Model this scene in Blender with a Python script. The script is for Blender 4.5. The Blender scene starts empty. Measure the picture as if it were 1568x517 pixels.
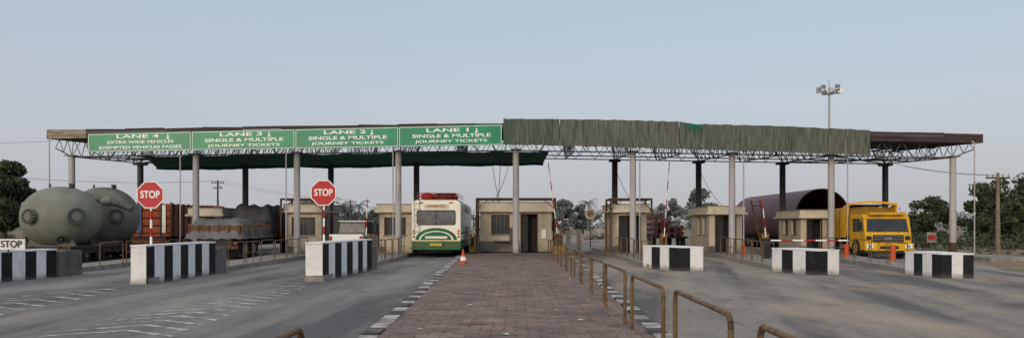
import bpy, math, random
import numpy as np
from mathutils import Vector
R=random.Random(7)
NP=np.random.RandomState(5)
sc=bpy.context.scene
sc.view_settings.view_transform='Standard'
sc.view_settings.look='None'
sc.view_settings.exposure=0

# ---------------------------------------------------------------- materials
def ramp(nt,fac,c1,c2,p1=.35,p2=.65):
    r=nt.nodes.new('ShaderNodeValToRGB')
    r.color_ramp.elements[0].position=p1; r.color_ramp.elements[1].position=p2
    r.color_ramp.elements[0].color=(*c1,1); r.color_ramp.elements[1].color=(*c2,1)
    nt.links.new(fac,r.inputs[0]); return r.outputs[0]
def nz(nt,scale,mp=(1,1,1),detail=6,rough=.6):
    tc=nt.nodes.new('ShaderNodeTexCoord'); m=nt.nodes.new('ShaderNodeMapping')
    m.inputs['Scale'].default_value=mp
    n=nt.nodes.new('ShaderNodeTexNoise'); n.inputs['Scale'].default_value=scale
    n.inputs['Detail'].default_value=detail; n.inputs['Roughness'].default_value=rough
    nt.links.new(tc.outputs['Object'],m.inputs[0]); nt.links.new(m.outputs[0],n.inputs[0])
    return n.outputs[0]
def mixc(nt,fac,a,b,mode='MIX'):
    x=nt.nodes.new('ShaderNodeMix'); x.data_type='RGBA'; x.blend_type=mode
    for s,val in ((0,fac),(6,a),(7,b)):
        if hasattr(val,'is_output'): nt.links.new(val,x.inputs[s])
        else: x.inputs[s].default_value=val if s==0 else (*val,1)
    return x.outputs[2]
def mth(nt,op,a,b):
    x=nt.nodes.new('ShaderNodeMath'); x.operation=op
    for i,v in enumerate((a,b)):
        if hasattr(v,'is_output'): nt.links.new(v,x.inputs[i])
        else: x.inputs[i].default_value=v
    return x.outputs[0]
def mat(name,col,col2=None,scale=2.5,rough=.8,metal=0,mp=(1,1,1),dirt=None,dsc=.6,dp=(.5,.75),bump=0,bsc=30,spec=.3,p=(.35,.65),grime=None):
    m=bpy.data.materials.new(name); m.use_nodes=True; nt=m.node_tree
    bs=nt.nodes['Principled BSDF']
    bs.inputs['Roughness'].default_value=rough; bs.inputs['Metallic'].default_value=metal
    bs.inputs['Specular IOR Level'].default_value=spec
    if col2 is None: col2=tuple(c*.72 for c in col)
    c=ramp(nt,nz(nt,scale,mp),col2,col,*p)
    if dirt is not None:
        f=ramp(nt,nz(nt,dsc,(1,1,.5),8,.7),(0,0,0),(1,1,1),*dp)
        c=mixc(nt,f,c,dirt)
    if grime is not None:   # splash-back dirt on the lowest part of the thing
        tc=nt.nodes.new('ShaderNodeTexCoord'); sx=nt.nodes.new('ShaderNodeSeparateXYZ'); nt.links.new(tc.outputs['Object'],sx.inputs[0])
        h=mth(nt,'ADD',sx.outputs[2],mth(nt,'MULTIPLY',nz(nt,3,(1,1,1),6,.7),grime[1]))
        f=ramp(nt,mth(nt,'DIVIDE',h,grime[1]*2),(1,1,1),(0,0,0),.32,.62)
        c=mixc(nt,mth(nt,'MULTIPLY',f,.8),c,grime[0])
    nt.links.new(c,bs.inputs['Base Color'])
    if bump:
        bn=nt.nodes.new('ShaderNodeBump'); bn.inputs['Strength'].default_value=bump; bn.inputs['Distance'].default_value=.02
        nt.links.new(nz(nt,bsc,mp,4),bn.inputs['Height']); nt.links.new(bn.outputs[0],bs.inputs['Normal'])
    return m
def s2l(r,g,b):
    f=lambda c:((c/255+.055)/1.055)**2.4 if c>10 else c/255/12.92
    return (f(r),f(g),f(b))

M={}
M['white']=mat('dirty_white_paint',(.76,.77,.79),(.64,.65,.67),4,.75,dirt=(.33,.32,.3),dsc=2.2,dp=(.58,.85),bump=.3,grime=((.24,.23,.21),.25))
M['kwhite']=mat('worn_kerb_white',(.52,.51,.49),(.33,.32,.3),5,.8,dirt=(.17,.15,.13),dsc=3,dp=(.45,.62))
M['kblack']=mat('worn_kerb_black',(.045,.045,.045),(.03,.03,.03),5,.8,dirt=(.16,.14,.12),dsc=3,dp=(.47,.68))
M['black']=mat('black_paint',(.014,.015,.018),(.025,.025,.027),5,.75,dirt=(.07,.066,.062),dsc=2.5,dp=(.56,.88),bump=.3,grime=((.08,.075,.07),.22),spec=.1)
M['conc']=mat('old_concrete',(.3,.28,.25),(.18,.17,.16),2.5,.9,dirt=(.12,.11,.1),dsc=1.3,bump=.5)
M['conc_dk']=mat('dark_concrete',(.17,.165,.16),(.09,.09,.09),2.5,.9,dirt=(.05,.05,.05),bump=.5)
M['cream']=mat('cream_plaster',(.53,.47,.37),(.42,.37,.29),1.6,.85,dirt=(.2,.17,.13),dsc=1.1,dp=(.55,.78),bump=.3,grime=((.16,.14,.11),.7))
M['cream_lt']=mat('pale_plaster',(.64,.58,.48),(.5,.45,.37),1.6,.85,dirt=(.28,.24,.19),dsc=1.5,dp=(.56,.78))
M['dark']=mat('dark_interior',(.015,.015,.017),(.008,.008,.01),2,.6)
M['glass']=mat('dark_glass',(.03,.035,.04),(.015,.018,.02),3,.12,spec=.6)
M['glass2']=mat('dusty_glass',(.13,.14,.15),(.06,.065,.07),3,.25,spec=.5)
M['col']=mat('column_paint',(.42,.42,.43),(.33,.33,.34),2,.6,mp=(1,1,.3),dirt=(.2,.19,.18),dsc=1.5,dp=(.55,.8),grime=((.17,.15,.13),.6))
M['coldk']=mat('column_shade_dark',(.05,.055,.07),(.035,.04,.05),2,.6)  # roof shade put into the back columns' colour; some utility poles reuse it
M['steel']=mat('truss_steel',(.17,.18,.19),(.09,.09,.095),3,.5,metal=.2)
M['steeldk']=mat('dark_steel',(.035,.035,.04),(.02,.02,.022),3,.6,metal=.3)
M['rust']=mat('rusty_iron',(.11,.06,.035),(.05,.03,.02),6,.8)
M['deck']=mat('roof_sheet',(.05,.045,.045),(.03,.028,.03),2,.8)
M['rimL']=mat('weathered_plank',(.38,.32,.23),(.15,.12,.08),2.5,.85,mp=(.6,1,8))
M['rimR']=mat('dark_plank',(.085,.058,.054),(.035,.025,.025),2.5,.85,mp=(.6,1,8))
M['signg']=mat('sign_green',(.0,.27,.135),(.0,.21,.11),1.2,.35,dirt=(.01,.17,.1),spec=.4)
M['signw']=mat('sign_white',(.87,.9,.88),(.78,.82,.8),3,.45)
M['net']=mat('green_shade_net',(.005,.14,.09),(.003,.08,.055),1.2,.85,mp=(2,2,2),dirt=(.01,.035,.025),dsc=.5)
M['fascia']=mat('mossy_hoarding',(.15,.175,.15),(.035,.055,.043),2.0,.95,mp=(9,9,.5),dirt=(.06,.095,.07),dsc=.5,dp=(.5,.7),bump=.4,spec=.1)
M['fascia2']=mat('weathered_hoarding',(.175,.185,.16),(.048,.058,.05),2.2,.95,mp=(10,10,.45),dirt=(.08,.09,.075),dsc=.5,dp=(.5,.72),bump=.4,spec=.1)
M['greenp']=mat('fresh_green_net',(.01,.15,.085),(.01,.1,.06),3,.8)
M['rail']=mat('rusty_yellow_pipe',(.19,.12,.05),(.08,.05,.03),9,.6,dirt=(.05,.03,.02),dsc=5)
M['red']=mat('sign_red',(.46,.012,.025),(.4,.01,.02),3,.4)
M['redp']=mat('red_paint',(.4,.03,.02),(.25,.02,.015),4,.5)
M['orange']=mat('orange_plastic',(.6,.1,.03),(.45,.07,.02),5,.5)
M['tyre']=mat('tyre_rubber',(.02,.02,.02),(.035,.032,.03),8,.85)
M['tank']=mat('primer_grey_green',(.185,.2,.165),(.135,.15,.125),1.2,.55,dirt=(.12,.11,.088),dsc=1,dp=(.48,.7),spec=.3)
M['tankdk']=mat('primer_dark',(.09,.1,.085),(.06,.07,.06),2,.5)
M['maroon']=mat('maroon_red_oxide',(.13,.042,.045),(.08,.03,.033),.9,.5,dirt=(.07,.027,.03),dsc=.5)
M['yellow']=mat('yellow_truck_paint',(.72,.4,.012),(.6,.32,.01),2,.4,dirt=(.34,.2,.04),dsc=1.5,dp=(.52,.75))
M['yelldirt']=mat('dusty_yellow',(.36,.2,.03),(.2,.12,.03),2.5,.7,dirt=(.12,.08,.03))
M['buscr']=mat('bus_cream',(.82,.8,.7),(.74,.72,.62),1.5,.4,dirt=(.5,.47,.39),dsc=1.2,dp=(.6,.88))
M['busgr']=mat('bus_green',(.012,.15,.065),(.01,.1,.045),2,.4,dirt=(.03,.08,.05),dsc=1.5)
M['yelp']=mat('yellow_band',(.55,.4,.05),(.45,.3,.04),3,.5)
M['chrome']=mat('grey_metal',(.35,.35,.35),(.25,.25,.25),3,.35,metal=.5)
M['tarp']=mat('grey_tarpaulin',(.16,.16,.165),(.09,.09,.095),1.6,.7,dirt=(.2,.185,.165),dsc=1.2,bump=1,bsc=3)
M['tarpb']=mat('black_tarpaulin',(.04,.04,.045),(.02,.02,.024),2,.6,bump=1,bsc=3)
M['wood']=mat('truck_wood',(.17,.09,.045),(.08,.045,.03),3,.8,mp=(4,4,.6))
M['otruck']=mat('orange_truck_paint',(.46,.08,.025),(.26,.05,.02),2.5,.6,dirt=(.12,.05,.03),dsc=1.4,dp=(.47,.66))
M['bluep']=mat('blue_paint',(.04,.12,.3),None,3,.5)
M['carwhite']=mat('car_white',(.84,.84,.84),(.78,.78,.78),2,.3,dirt=(.6,.58,.55))
M['bark']=mat('bark',(.09,.07,.05),(.05,.04,.03),4,.9)
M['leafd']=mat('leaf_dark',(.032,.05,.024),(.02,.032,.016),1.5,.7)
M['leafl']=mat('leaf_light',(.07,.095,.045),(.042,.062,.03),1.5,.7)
M['hazd']=mat('hazy_leaf_dark',(.13,.155,.155),(.1,.125,.128),.4,.95,spec=.05)  # distance haze painted into the leaf colour, paler and greyer
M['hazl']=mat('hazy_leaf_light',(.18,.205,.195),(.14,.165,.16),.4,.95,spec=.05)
M['far']=mat('far_leaf_haze_tint',(.3,.33,.345),(.25,.28,.295),.1,.95,spec=0)  # tree line: stronger aerial haze painted into the leaf colour, no volume
M['farl']=mat('far_leaf_haze_tint_light',(.34,.365,.375),(.29,.32,.33),.1,.95,spec=0)
M['shrub']=mat('shrub_leaf',(.08,.09,.05),(.05,.06,.033),1,.8)
M['pole']=mat('pole_concrete',(.24,.19,.15),(.16,.13,.1),3,.85)
M['paper']=mat('paper_litter',(.6,.6,.58),(.4,.4,.38),8,.9)

# ---------------------------------------------------------------- mesh builder
class B:
    def __init__(s): s.v=[];s.f=[];s.m=[];s.sm=[];s.mats=[]
    def mi(s,k):
        if k not in s.mats: s.mats.append(k)
        return s.mats.index(k)
    def add(s,vs,fs,k,smooth=False):
        o=len(s.v); s.v.extend([tuple(v) for v in vs]); i=s.mi(k)
        for f in fs: s.f.append([a+o for a in f]); s.m.append(i); s.sm.append(smooth)
    def box(s,x0,x1,y0,y1,z0,z1,k,yaw=0,piv=None):
        vs=[(x,y,z) for z in(z0,z1) for y in(y0,y1) for x in(x0,x1)]
        if yaw:
            cx,cy=piv or ((x0+x1)/2,(y0+y1)/2); c,sn=math.cos(yaw),math.sin(yaw)
            vs=[(cx+(x-cx)*c-(y-cy)*sn,cy+(x-cx)*sn+(y-cy)*c,z) for x,y,z in vs]
        s.add(vs,[(0,2,3,1),(4,5,7,6),(0,1,5,4),(2,6,7,3),(0,4,6,2),(1,3,7,5)],k)
    def cyl(s,p0,p1,r0,r1=None,n=10,k='steel',caps=True):
        r1=r0 if r1 is None else r1
        p0=Vector(p0);p1=Vector(p1);d=(p1-p0).normalized()
        a=d.orthogonal().normalized() if abs(d.z)<.99 else Vector((1,0,0)); a=(a-d*a.dot(d)).normalized(); b=d.cross(a)
        ring=lambda p,r:[p+a*(r*math.cos(t*2*math.pi/n))+b*(r*math.sin(t*2*math.pi/n)) for t in range(n)]
        A=ring(p0,r0);C=ring(p1,r1)
        s.add(A+C,[(i,(i+1)%n,n+(i+1)%n,n+i) for i in range(n)],k,n>5)
        if caps:
            s.add(A,[tuple(range(n-1,-1,-1))],k); s.add(C,[tuple(range(n))],k)
    def tube(s,pts,r,n=8,k='rail'):
        for a,b in zip(pts[:-1],pts[1:]): s.cyl(a,b,r,r,n,k)
    def poly(s,pts,k): s.add(pts,[tuple(range(len(pts)))],k)
    def prism(s,pts,lo,hi,axis,k,ke=None):
        n=len(pts)
        def P(a,b,t): return {'x':(t,a,b),'y':(a,t,b),'z':(a,b,t)}[axis]
        A=[P(a,b,lo) for a,b in pts];C=[P(a,b,hi) for a,b in pts]
        s.add(A+C,[(i,(i+1)%n,n+(i+1)%n,n+i) for i in range(n)],k)
        s.add(A,[tuple(range(n-1,-1,-1))],ke or k); s.add(C,[tuple(range(n))],ke or k)
    def ell(s,c,r,k,nu=36,nv=20,power=1.0):
        vs=[];
        for j in range(nv+1):
            th=math.pi*j/nv
            for i in range(nu):
                ph=2*math.pi*i/nu
                q=lambda t:math.copysign(abs(t)**power,t)
                vs.append((c[0]+r[0]*q(math.sin(th)*1)*q(math.cos(ph)),c[1]+r[1]*q(math.sin(th))*q(math.sin(ph)),c[2]+r[2]*q(math.cos(th))))
        fs=[(j*nu+i,(j+1)*nu+i,(j+1)*nu+(i+1)%nu,j*nu+(i+1)%nu) for j in range(nv) for i in range(nu)]
        s.add(vs,fs,k,True)
    def wheel(s,x,y,r=.5,w=.28,hub='chrome'):
        s.cyl((x-w/2,y,r),(x+w/2,y,r),r,r,22,'tyre'); s.cyl((x-w/2-.02,y,r),(x+w/2+.02,y,r),r*.5,r*.5,14,hub)
    def build(s,name,bevel=0,parent=None):
        me=bpy.data.meshes.new(name); me.from_pydata(s.v,[],s.f)
        for k in s.mats: me.materials.append(M[k])
        me.polygons.foreach_set('material_index',s.m); me.polygons.foreach_set('use_smooth',s.sm)
        me.update()
        o=bpy.data.objects.new(name,me); sc.collection.objects.link(o)
        if bevel:
            md=o.modifiers.new('bevel','BEVEL'); md.width=bevel; md.segments=2; md.limit_method='ANGLE'; md.angle_limit=.7
        if parent: o.parent=parent
        return o
def rrect(x0,x1,z0,z1,r,n=5,rb=None):
    rb=r if rb is None else rb; pts=[]
    for cx,cz,a0,rr in ((x1,z0,-90,rb),(x1,z1,0,r),(x0,z1,90,r),(x0,z0,180,rb)):
        sx=-1 if cx==x1 else 1; sz=1 if cz==z0 else -1
        for i in range(n+1):
            t=math.radians(a0+90*i/n); pts.append((cx+sx*rr+rr*math.cos(t),cz+sz*rr+rr*math.sin(t)))
    return pts
def text(body,c,w,h,k,parent,rotz=0,tilt=0,name='lettering',bold=.012):
    cu=bpy.data.curves.new(name,'FONT'); cu.body=body; cu.align_x='CENTER'; cu.align_y='CENTER'; cu.offset=bold; cu.extrude=.004
    cu.materials.append(M[k])
    o=bpy.data.objects.new(name,cu); sc.collection.objects.link(o)
    bpy.context.view_layer.update()
    o.scale=(w/max(o.dimensions.x,.01),h/max(o.dimensions.y,.01),1)
    o.rotation_euler=(math.pi/2,tilt,rotz); o.location=c; o.parent=parent
    return o

# ---------------------------------------------------------------- world
w=bpy.data.worlds.new("World"); sc.world=w; w.use_nodes=True; nt=w.node_tree
bg=nt.nodes['Background']; sky=nt.nodes.new('ShaderNodeTexSky'); sky.sky_type='NISHITA'; sky.sun_disc=False
SE=math.radians(15); SA=math.radians(204)
sky.sun_elevation=SE; sky.sun_rotation=SA; sky.dust_density=6; sky.air_density=1.0
tc=nt.nodes.new('ShaderNodeTexCoord'); sp=nt.nodes.new('ShaderNodeSeparateXYZ'); nt.links.new(tc.outputs['Generated'],sp.inputs[0])
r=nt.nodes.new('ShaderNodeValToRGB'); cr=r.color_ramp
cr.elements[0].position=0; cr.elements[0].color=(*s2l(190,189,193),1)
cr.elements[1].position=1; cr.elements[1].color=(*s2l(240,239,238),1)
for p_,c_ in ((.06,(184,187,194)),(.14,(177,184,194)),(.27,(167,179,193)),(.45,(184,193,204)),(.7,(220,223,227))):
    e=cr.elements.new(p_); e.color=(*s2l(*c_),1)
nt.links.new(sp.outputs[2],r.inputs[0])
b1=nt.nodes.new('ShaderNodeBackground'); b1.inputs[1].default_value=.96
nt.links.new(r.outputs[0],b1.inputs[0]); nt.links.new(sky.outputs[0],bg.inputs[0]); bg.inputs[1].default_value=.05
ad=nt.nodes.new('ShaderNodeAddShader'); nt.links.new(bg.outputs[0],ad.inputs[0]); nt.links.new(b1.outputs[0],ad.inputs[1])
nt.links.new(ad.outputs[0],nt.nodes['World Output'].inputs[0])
sl=bpy.data.lights.new('sun','SUN'); sl.energy=.85; sl.angle=math.radians(16); sl.color=(1,.84,.68)
so=bpy.data.objects.new('sun',sl); sc.collection.objects.link(so)
sd=Vector((math.sin(SA)*math.cos(SE),math.cos(SA)*math.cos(SE),math.sin(SE)))
so.rotation_euler=(-sd).to_track_quat('-Z','Y').to_euler()

cam=bpy.data.cameras.new('camera'); co=bpy.data.objects.new('camera',cam); sc.collection.objects.link(co); sc.camera=co
co.location=(0,0,1.6); co.rotation_euler=(math.pi/2,0,0)
cam.lens=28.24; cam.sensor_width=36; cam.shift_y=.0552; cam.shift_x=-.0038; cam.clip_end=3000; cam.clip_start=.1

# ---------------------------------------------------------------- ground
def custom(name,fn,rough=.9):
    m=bpy.data.materials.new(name); m.use_nodes=True; nt=m.node_tree; bs=nt.nodes['Principled BSDF']
    bs.inputs['Roughness'].default_value=rough; bs.inputs['Specular IOR Level'].default_value=.2
    fn(nt,bs); return m
def bumpn(nt,bs,h,st=.4,d=.01):
    bn=nt.nodes.new('ShaderNodeBump'); bn.inputs['Strength'].default_value=st; bn.inputs['Distance'].default_value=d
    nt.links.new(h,bn.inputs['Height']); nt.links.new(bn.outputs[0],bs.inputs['Normal'])
def asphalt(c_lo,c_hi,dust,streakd,sk=1.0,yaw=0):
    def fn(nt,bs):
        base=ramp(nt,nz(nt,1.2,(1,.5,1),8,.7),c_lo,c_hi)
        tc=nt.nodes.new('ShaderNodeTexCoord'); mp=nt.nodes.new('ShaderNodeMapping'); mp.inputs['Rotation'].default_value=(0,0,yaw); 
        mp2=nt.nodes.new('ShaderNodeMapping'); mp2.inputs['Scale'].default_value=(1,.03,1)
        n1=nt.nodes.new('ShaderNodeTexNoise'); n1.inputs['Scale'].default_value=.8; n1.inputs['Detail'].default_value=4
        nt.links.new(tc.outputs['Object'],mp.inputs[0]); nt.links.new(mp.outputs[0],mp2.inputs[0]); nt.links.new(mp2.outputs[0],n1.inputs[0])
        st=ramp(nt,n1.outputs[0],(0,0,0),(sk,sk,sk),.44,.58)
        c=mixc(nt,st,base,streakd)
        du=ramp(nt,nz(nt,.35,(1,.3,1),8,.65),(0,0,0),(.9,.9,.9),.45,.64)
        c=mixc(nt,du,c,dust)
        oil=ramp(nt,nz(nt,.9,(1,.35,1),6,.75),(0,0,0),(.8,.8,.8),.58,.7)
        c=mixc(nt,oil,c,tuple(v*.6 for v in streakd))
        gr=ramp(nt,nz(nt,55,(1,1,1),3,.7),(.7,.7,.7),(1.25,1.25,1.25),.3,.7)
        c=mixc(nt,1.0,c,gr,'MULTIPLY')
        ck=nt.nodes.new('ShaderNodeTexVoronoi'); ck.feature='DISTANCE_TO_EDGE'; ck.inputs['Scale'].default_value=.4
        tcn=nt.nodes.new('ShaderNodeTexCoord'); nn=nt.nodes.new('ShaderNodeVectorMath'); nn.operation='ADD'
        n2=nt.nodes.new('ShaderNodeTexNoise'); n2.inputs['Scale'].default_value=1.5; nt.links.new(tcn.outputs['Object'],n2.inputs[0])
        nt.links.new(tcn.outputs['Object'],nn.inputs[0]); nt.links.new(n2.outputs['Color'],nn.inputs[1]); nt.links.new(nn.outputs[0],ck.inputs['Vector'])
        cf=ramp(nt,ck.outputs[0],(.5,.5,.5),(1,1,1),0.0,.01)
        c=mixc(nt,.6,c,mixc(nt,1.0,c,cf,'MULTIPLY'))
        nt.links.new(c,bs.inputs['Base Color']); bumpn(nt,bs,nz(nt,45,(1,1,1),4),.5,.012)
    return fn
M['asL']=custom('asphalt_left',asphalt((.15,.15,.152),(.215,.212,.208),(.26,.24,.215),(.095,.097,.102)))
M['asR']=custom('asphalt_dusty',asphalt((.185,.172,.158),(.26,.238,.21),(.34,.285,.23),(.105,.103,.104),1.0,math.radians(12)))
def soil(nt,bs):
    c=ramp(nt,nz(nt,.25,(1,1,1),8,.7),(.13,.115,.075),(.29,.235,.175))
    g=ramp(nt,nz(nt,6,(1,1,1),6,.7),(.6,.6,.6),(1.25,1.2,1.1),.3,.7)
    nt.links.new(mixc(nt,1.0,c,g,'MULTIPLY'),bs.inputs['Base Color']); bumpn(nt,bs,nz(nt,12,(1,1,1),6),.8,.05)
M['soil']=custom('dry_soil',soil)
def pav(nt,bs):
    tc=nt.nodes.new('ShaderNodeTexCoord'); br=nt.nodes.new('ShaderNodeTexBrick')
    nt.links.new(tc.outputs['Object'],br.inputs[0]); br.inputs['Scale'].default_value=1
    br.inputs['Brick Width'].default_value=.34; br.inputs['Row Height'].default_value=.26; br.inputs['Mortar Size'].default_value=.014
    br.inputs['Color1'].default_value=(.25,.18,.155,1); br.inputs['Color2'].default_value=(.155,.115,.105,1); br.inputs['Mortar'].default_value=(.075,.065,.06,1)
    br.inputs['Mortar Smooth'].default_value=.4
    du=ramp(nt,nz(nt,.8,(1,.6,1),8,.7),(0,0,0),(.7,.7,.7),.42,.72)
    c=mixc(nt,du,br.outputs[0],(.235,.2,.175))
    dk=ramp(nt,nz(nt,1.8,(1,1,1),8,.75),(.55,.55,.55),(1.15,1.12,1.1),.36,.62)
    c=mixc(nt,1.0,c,dk,'MULTIPLY')
    nt.links.new(c,bs.inputs['Base Color']); bumpn(nt,bs,br.outputs['Fac'],-.6,.012)
M['pav']=custom('brick_pavers',pav)
def worn(nt,bs):
    f=ramp(nt,nz(nt,3.0,(1,1,1),8,.75),(0,0,0),(1,1,1),.44,.58)
    nt.links.new(mixc(nt,f,(.17,.17,.168),(.5,.5,.49)),bs.inputs['Base Color'])
M['mark']=custom('worn_road_paint',worn)

b=B(); b.poly([(-900,-60,0),(900,-60,0),(900,1500,0),(-900,1500,0)],'soil'); b.build('ground')
b=B(); b.poly([(-34,-10,.004),(0,-10,.004),(0,60,.004),(-10,90,.004),(-22,60,.004),(-34,52,.004)],'asL')
b.poly([(-10,90,.004),(0,60,.004),(0,700,.004),(-9,700,.004)],'asL'); b.build('road')
b=B(); b.poly([(0,-10,.004),(17,-10,.004),(16.4,24,.004),(17.6,29,.004),(21,37,.004),(24,45,.004),(24.5,55,.004),(20,62,.004),(10.5,90,.004),(0,60,.004)],'asR')
b.poly([(0,60,.004),(10.5,90,.004),(10,700,.004),(0,700,.004)],'asR'); b.build('road')
hw=lambda y:1.55+.027*y
b=B(); ys=[-4]+list(range(2,44,3)); MZ=.12
for y0,y1 in zip(ys[:-1],ys[1:]): b.poly([(-hw(y0),y0,MZ),(hw(y0),y0,MZ),(hw(y1),y1,MZ),(-hw(y1),y1,MZ)],'pav')
b.poly([(-hw(41),41,MZ),(hw(41),41,MZ),(2.4,54,MZ),(-2.4,54,MZ)],'conc'); b.build('paved_median')
b=B()
for sx in(-1,1):
    y=-4;i=0
    while y<40:
        L=.62;x0,x1=hw(y),hw(y+L)
        k='kwhite' if i%2 else 'kblack'
        if R.random()<.1:k='conc'
        z=.135+R.uniform(-.015,.012); o=R.uniform(-.02,.02)
        pts=[(sx*(x0+o),y),(sx*(x0+.24+o),y),(sx*(x1+.24+o),y+L-.015),(sx*(x1+o),y+L-.015)]
        if sx<0: pts=pts[::-1]
        b.prism(pts,0,z,'z',k); y+=L;i+=1
b.build('median_kerb')
b=B(); b.box(-1.2,1.2,56,400,0,.15,'soil'); b.build('median_strip')
b=B()
for i in range(26):
    x=R.uniform(-1.6,1.6);y=R.uniform(9,36);s=R.uniform(.03,.075);t=R.uniform(0,3)
    b.poly([(x+s*math.cos(t+q*1.57)*R.uniform(.6,1.2),y+s*math.sin(t+q*1.57)*R.uniform(.6,1.2),.126+R.uniform(0,.02)) for q in range(4)],R.choice(['paper','paper','wood']))
b.build('litter')
b=B()
for cx,ya,yb,wd,n in((-5.9,11.5,21.5,1.9,15),(-10.4,13.5,20.5,2.6,9),(-14.9,15,19,2.4,5)):
    for i in range(n):
        y=ya+(yb-ya)*i/n; ww=wd*(1-.55*i/n); s=.35*ww
        for sg in(-1,1):
            b.poly([(cx,y+s,.009),(cx+sg*ww/2,y,.009),(cx+sg*ww/2,y+.15,.009),(cx,y+s+.15,.009)][::sg],'mark')
b.build('road_markings')

# ---------------------------------------------------------------- islands + crash barriers
def island(pts): 
    b=B(); b.prism(pts,0,.17,'z','conc'); return b.build('traffic_island',.03)
island([(-6.05,23),(-5.5,23),(-5.45,41),(-5.45,53),(-7.4,53),(-7.4,41)][::1])
island([(-10.6,22),(-10.05,22),(-10.3,41),(-10.3,53),(-12.35,53),(-12.35,41)])
island([(-15.2,20),(-14.6,20),(-15.6,41),(-15.6,53),(-17.5,53),(-17.5,41)])
island([(-24.5,34),(-22.0,34),(-22.0,53),(-24.5,53)])
island([(4.9,30),(6.5,28.5),(7.2,41),(7.2,53),(5.0,53),(5.0,41)])
island([(9.1,28),(10.4,26.5),(12.2,41),(12.2,53),(10.2,53),(10.2,41)])
island([(12.95,26.5),(13.7,24.5),(16.75,41),(16.75,53),(15.2,53),(15.2,41)])
island([(21.3,36),(23.4,36),(24,53),(21.3,53)])
def block(pts,h,ns,tail=None):
    b=B(); n=len(pts)
    for i in range(n):
        a=Vector(pts[i]);c=Vector(pts[(i+1)%n]);N=ns[i]
        cuts=[0]+[(j+R.uniform(-.09,.09))/N for j in range(1,N)]+[1]
        for j in range(N):
            p=a.lerp(c,cuts[j]);q=a.lerp(c,cuts[j+1])
            k='white' if (j+(0 if i%2==0 else 1))%2==0 else 'black'
            if N==1:k='white'
            b.add([(p.x,p.y,0),(q.x,q.y,0),(q.x,q.y,h),(p.x,p.y,h)],[(0,1,2,3)],k)
    cx=sum(p[0] for p in pts)/n; cy=sum(p[1] for p in pts)/n
    b.prism([(cx+(x-cx)*1.02,cy+(y-cy)*1.01) for x,y in pts],h-.002,h+.045,'z','white')
    if tail:
        x0,x1,y0,y1,zz=tail; b.box(x0,x1,y0,y1,0,zz,'conc_dk')
    return b.build('concrete_crash_barrier')
block([(-6.05,23.1),(-5.56,23.1),(-5.2,29),(-5.7,29)],1.08,[1,9,1,8],(-5.75,-5.22,29.01,30.2,.85))
block([(-10.5,21.9),(-10.08,21.9),(-9.95,26.6),(-10.4,26.6)],1.03,[1,9,1,8],(-10.4,-9.97,26.61,27.7,.85))
block([(-15.35,19),(-14.9,19),(-14.3,25),(-14.75,25)],.84,[1,13,1,8],(-14.75,-14.2,25.01,26.3,.8))
block([(4.8,30.3),(5.75,28.3),(6.6,28.3),(5.8,30.3)],.82,[4,2,4,2])
block([(9.0,28.2),(9.7,25.9),(10.5,26.1),(9.95,28.4)],.78,[4,2,4,2])
block([(12.75,26.3),(12.95,24.4),(13.85,24.3),(13.8,26.4)],.72,[4,3,4,2])

# ---------------------------------------------------------------- canopy
XC=[-22.67,-16.33,-11.17,-6,0,5.97,11.03,16.1,22.3]
def lerpt(t,x):
    return float(np.interp(x,[a for a,_ in t],[c for _,c in t]))
topZ=lambda x:lerpt([(-23.7,6.4),(-.7,6.76),(17.6,6.32),(23.6,6.2)],x)
botZ=lambda x:lerpt([(-23.7,5.1),(-16,5.2),(0,5.42),(16,5.15),(23.6,5.05)],x)
b=B(); XE=(-23.6,23.5)
for i,x in enumerate(XC):
    zt=botZ(x)+.02
    b.cyl((x,41,0),(x,41,zt),.17,.155,20,'col'); b.box(x-.26,x+.26,40.74,41.26,zt,zt+.05,'steel'); b.box(x-.25,x+.25,40.75,41.25,.17,.22,'steel')
    b.cyl((x,48.5,0),(x,48.5,zt+.2),.18,.175,18,'coldk'); b.box(x-.32,x+.32,48.18,48.82,zt+.1,zt+.25,'coldk')
    if x>20: b.cyl((x,41,.1),(x,41,.75),.2,.2,20,'rust')
xs=np.linspace(XE[0],XE[1],25)
for x0,x1 in zip(xs[:-1],xs[1:]):
    for dz in(0,.06):
        q=[(x0,40.5,topZ(x0)-.3+dz),(x1,40.5,topZ(x1)-.3+dz),(x1,50.2,topZ(x1)+.15+dz),(x0,50.2,topZ(x0)+.15+dz)]
        b.poly(q if dz else q[::-1],'deck')
for x0,x1 in zip(xs[:-1],xs[1:]):
    k='rimL' if x1<-20 else ('rimR')
    for j in range(3):
        h=.15;o=.02*j; jj=R.uniform(-.02,.02); ju=R.uniform(-.02,.03) if j==0 else 0; jv=R.uniform(-.02,.03) if j==0 else 0
        za,zb=topZ(x0)-h*j,topZ(x1)-h*j
        b.add([(x0,40.4+o,za-h+.01+jj),(x1,40.4+o,zb-h+.01+jj),(x1,40.4+o,zb+ju),(x0,40.4+o,za+jv),
               (x0,40.46+o,za-h+.01+jj),(x1,40.46+o,zb-h+.01+jj),(x1,40.46+o,zb+ju),(x0,40.46+o,za+jv)],[(0,1,2,3),(4,7,6,5),(3,2,6,7),(0,4,5,1)],k)
for x,k in((XE[0],'rimL'),(XE[1],'rimR')):
    b.add([(x,40.4,topZ(x)-.45),(x,50.2,topZ(x)+.0),(x,50.2,topZ(x)+.3),(x,40.4,topZ(x))],[(0,1,2,3)],k)
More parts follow.
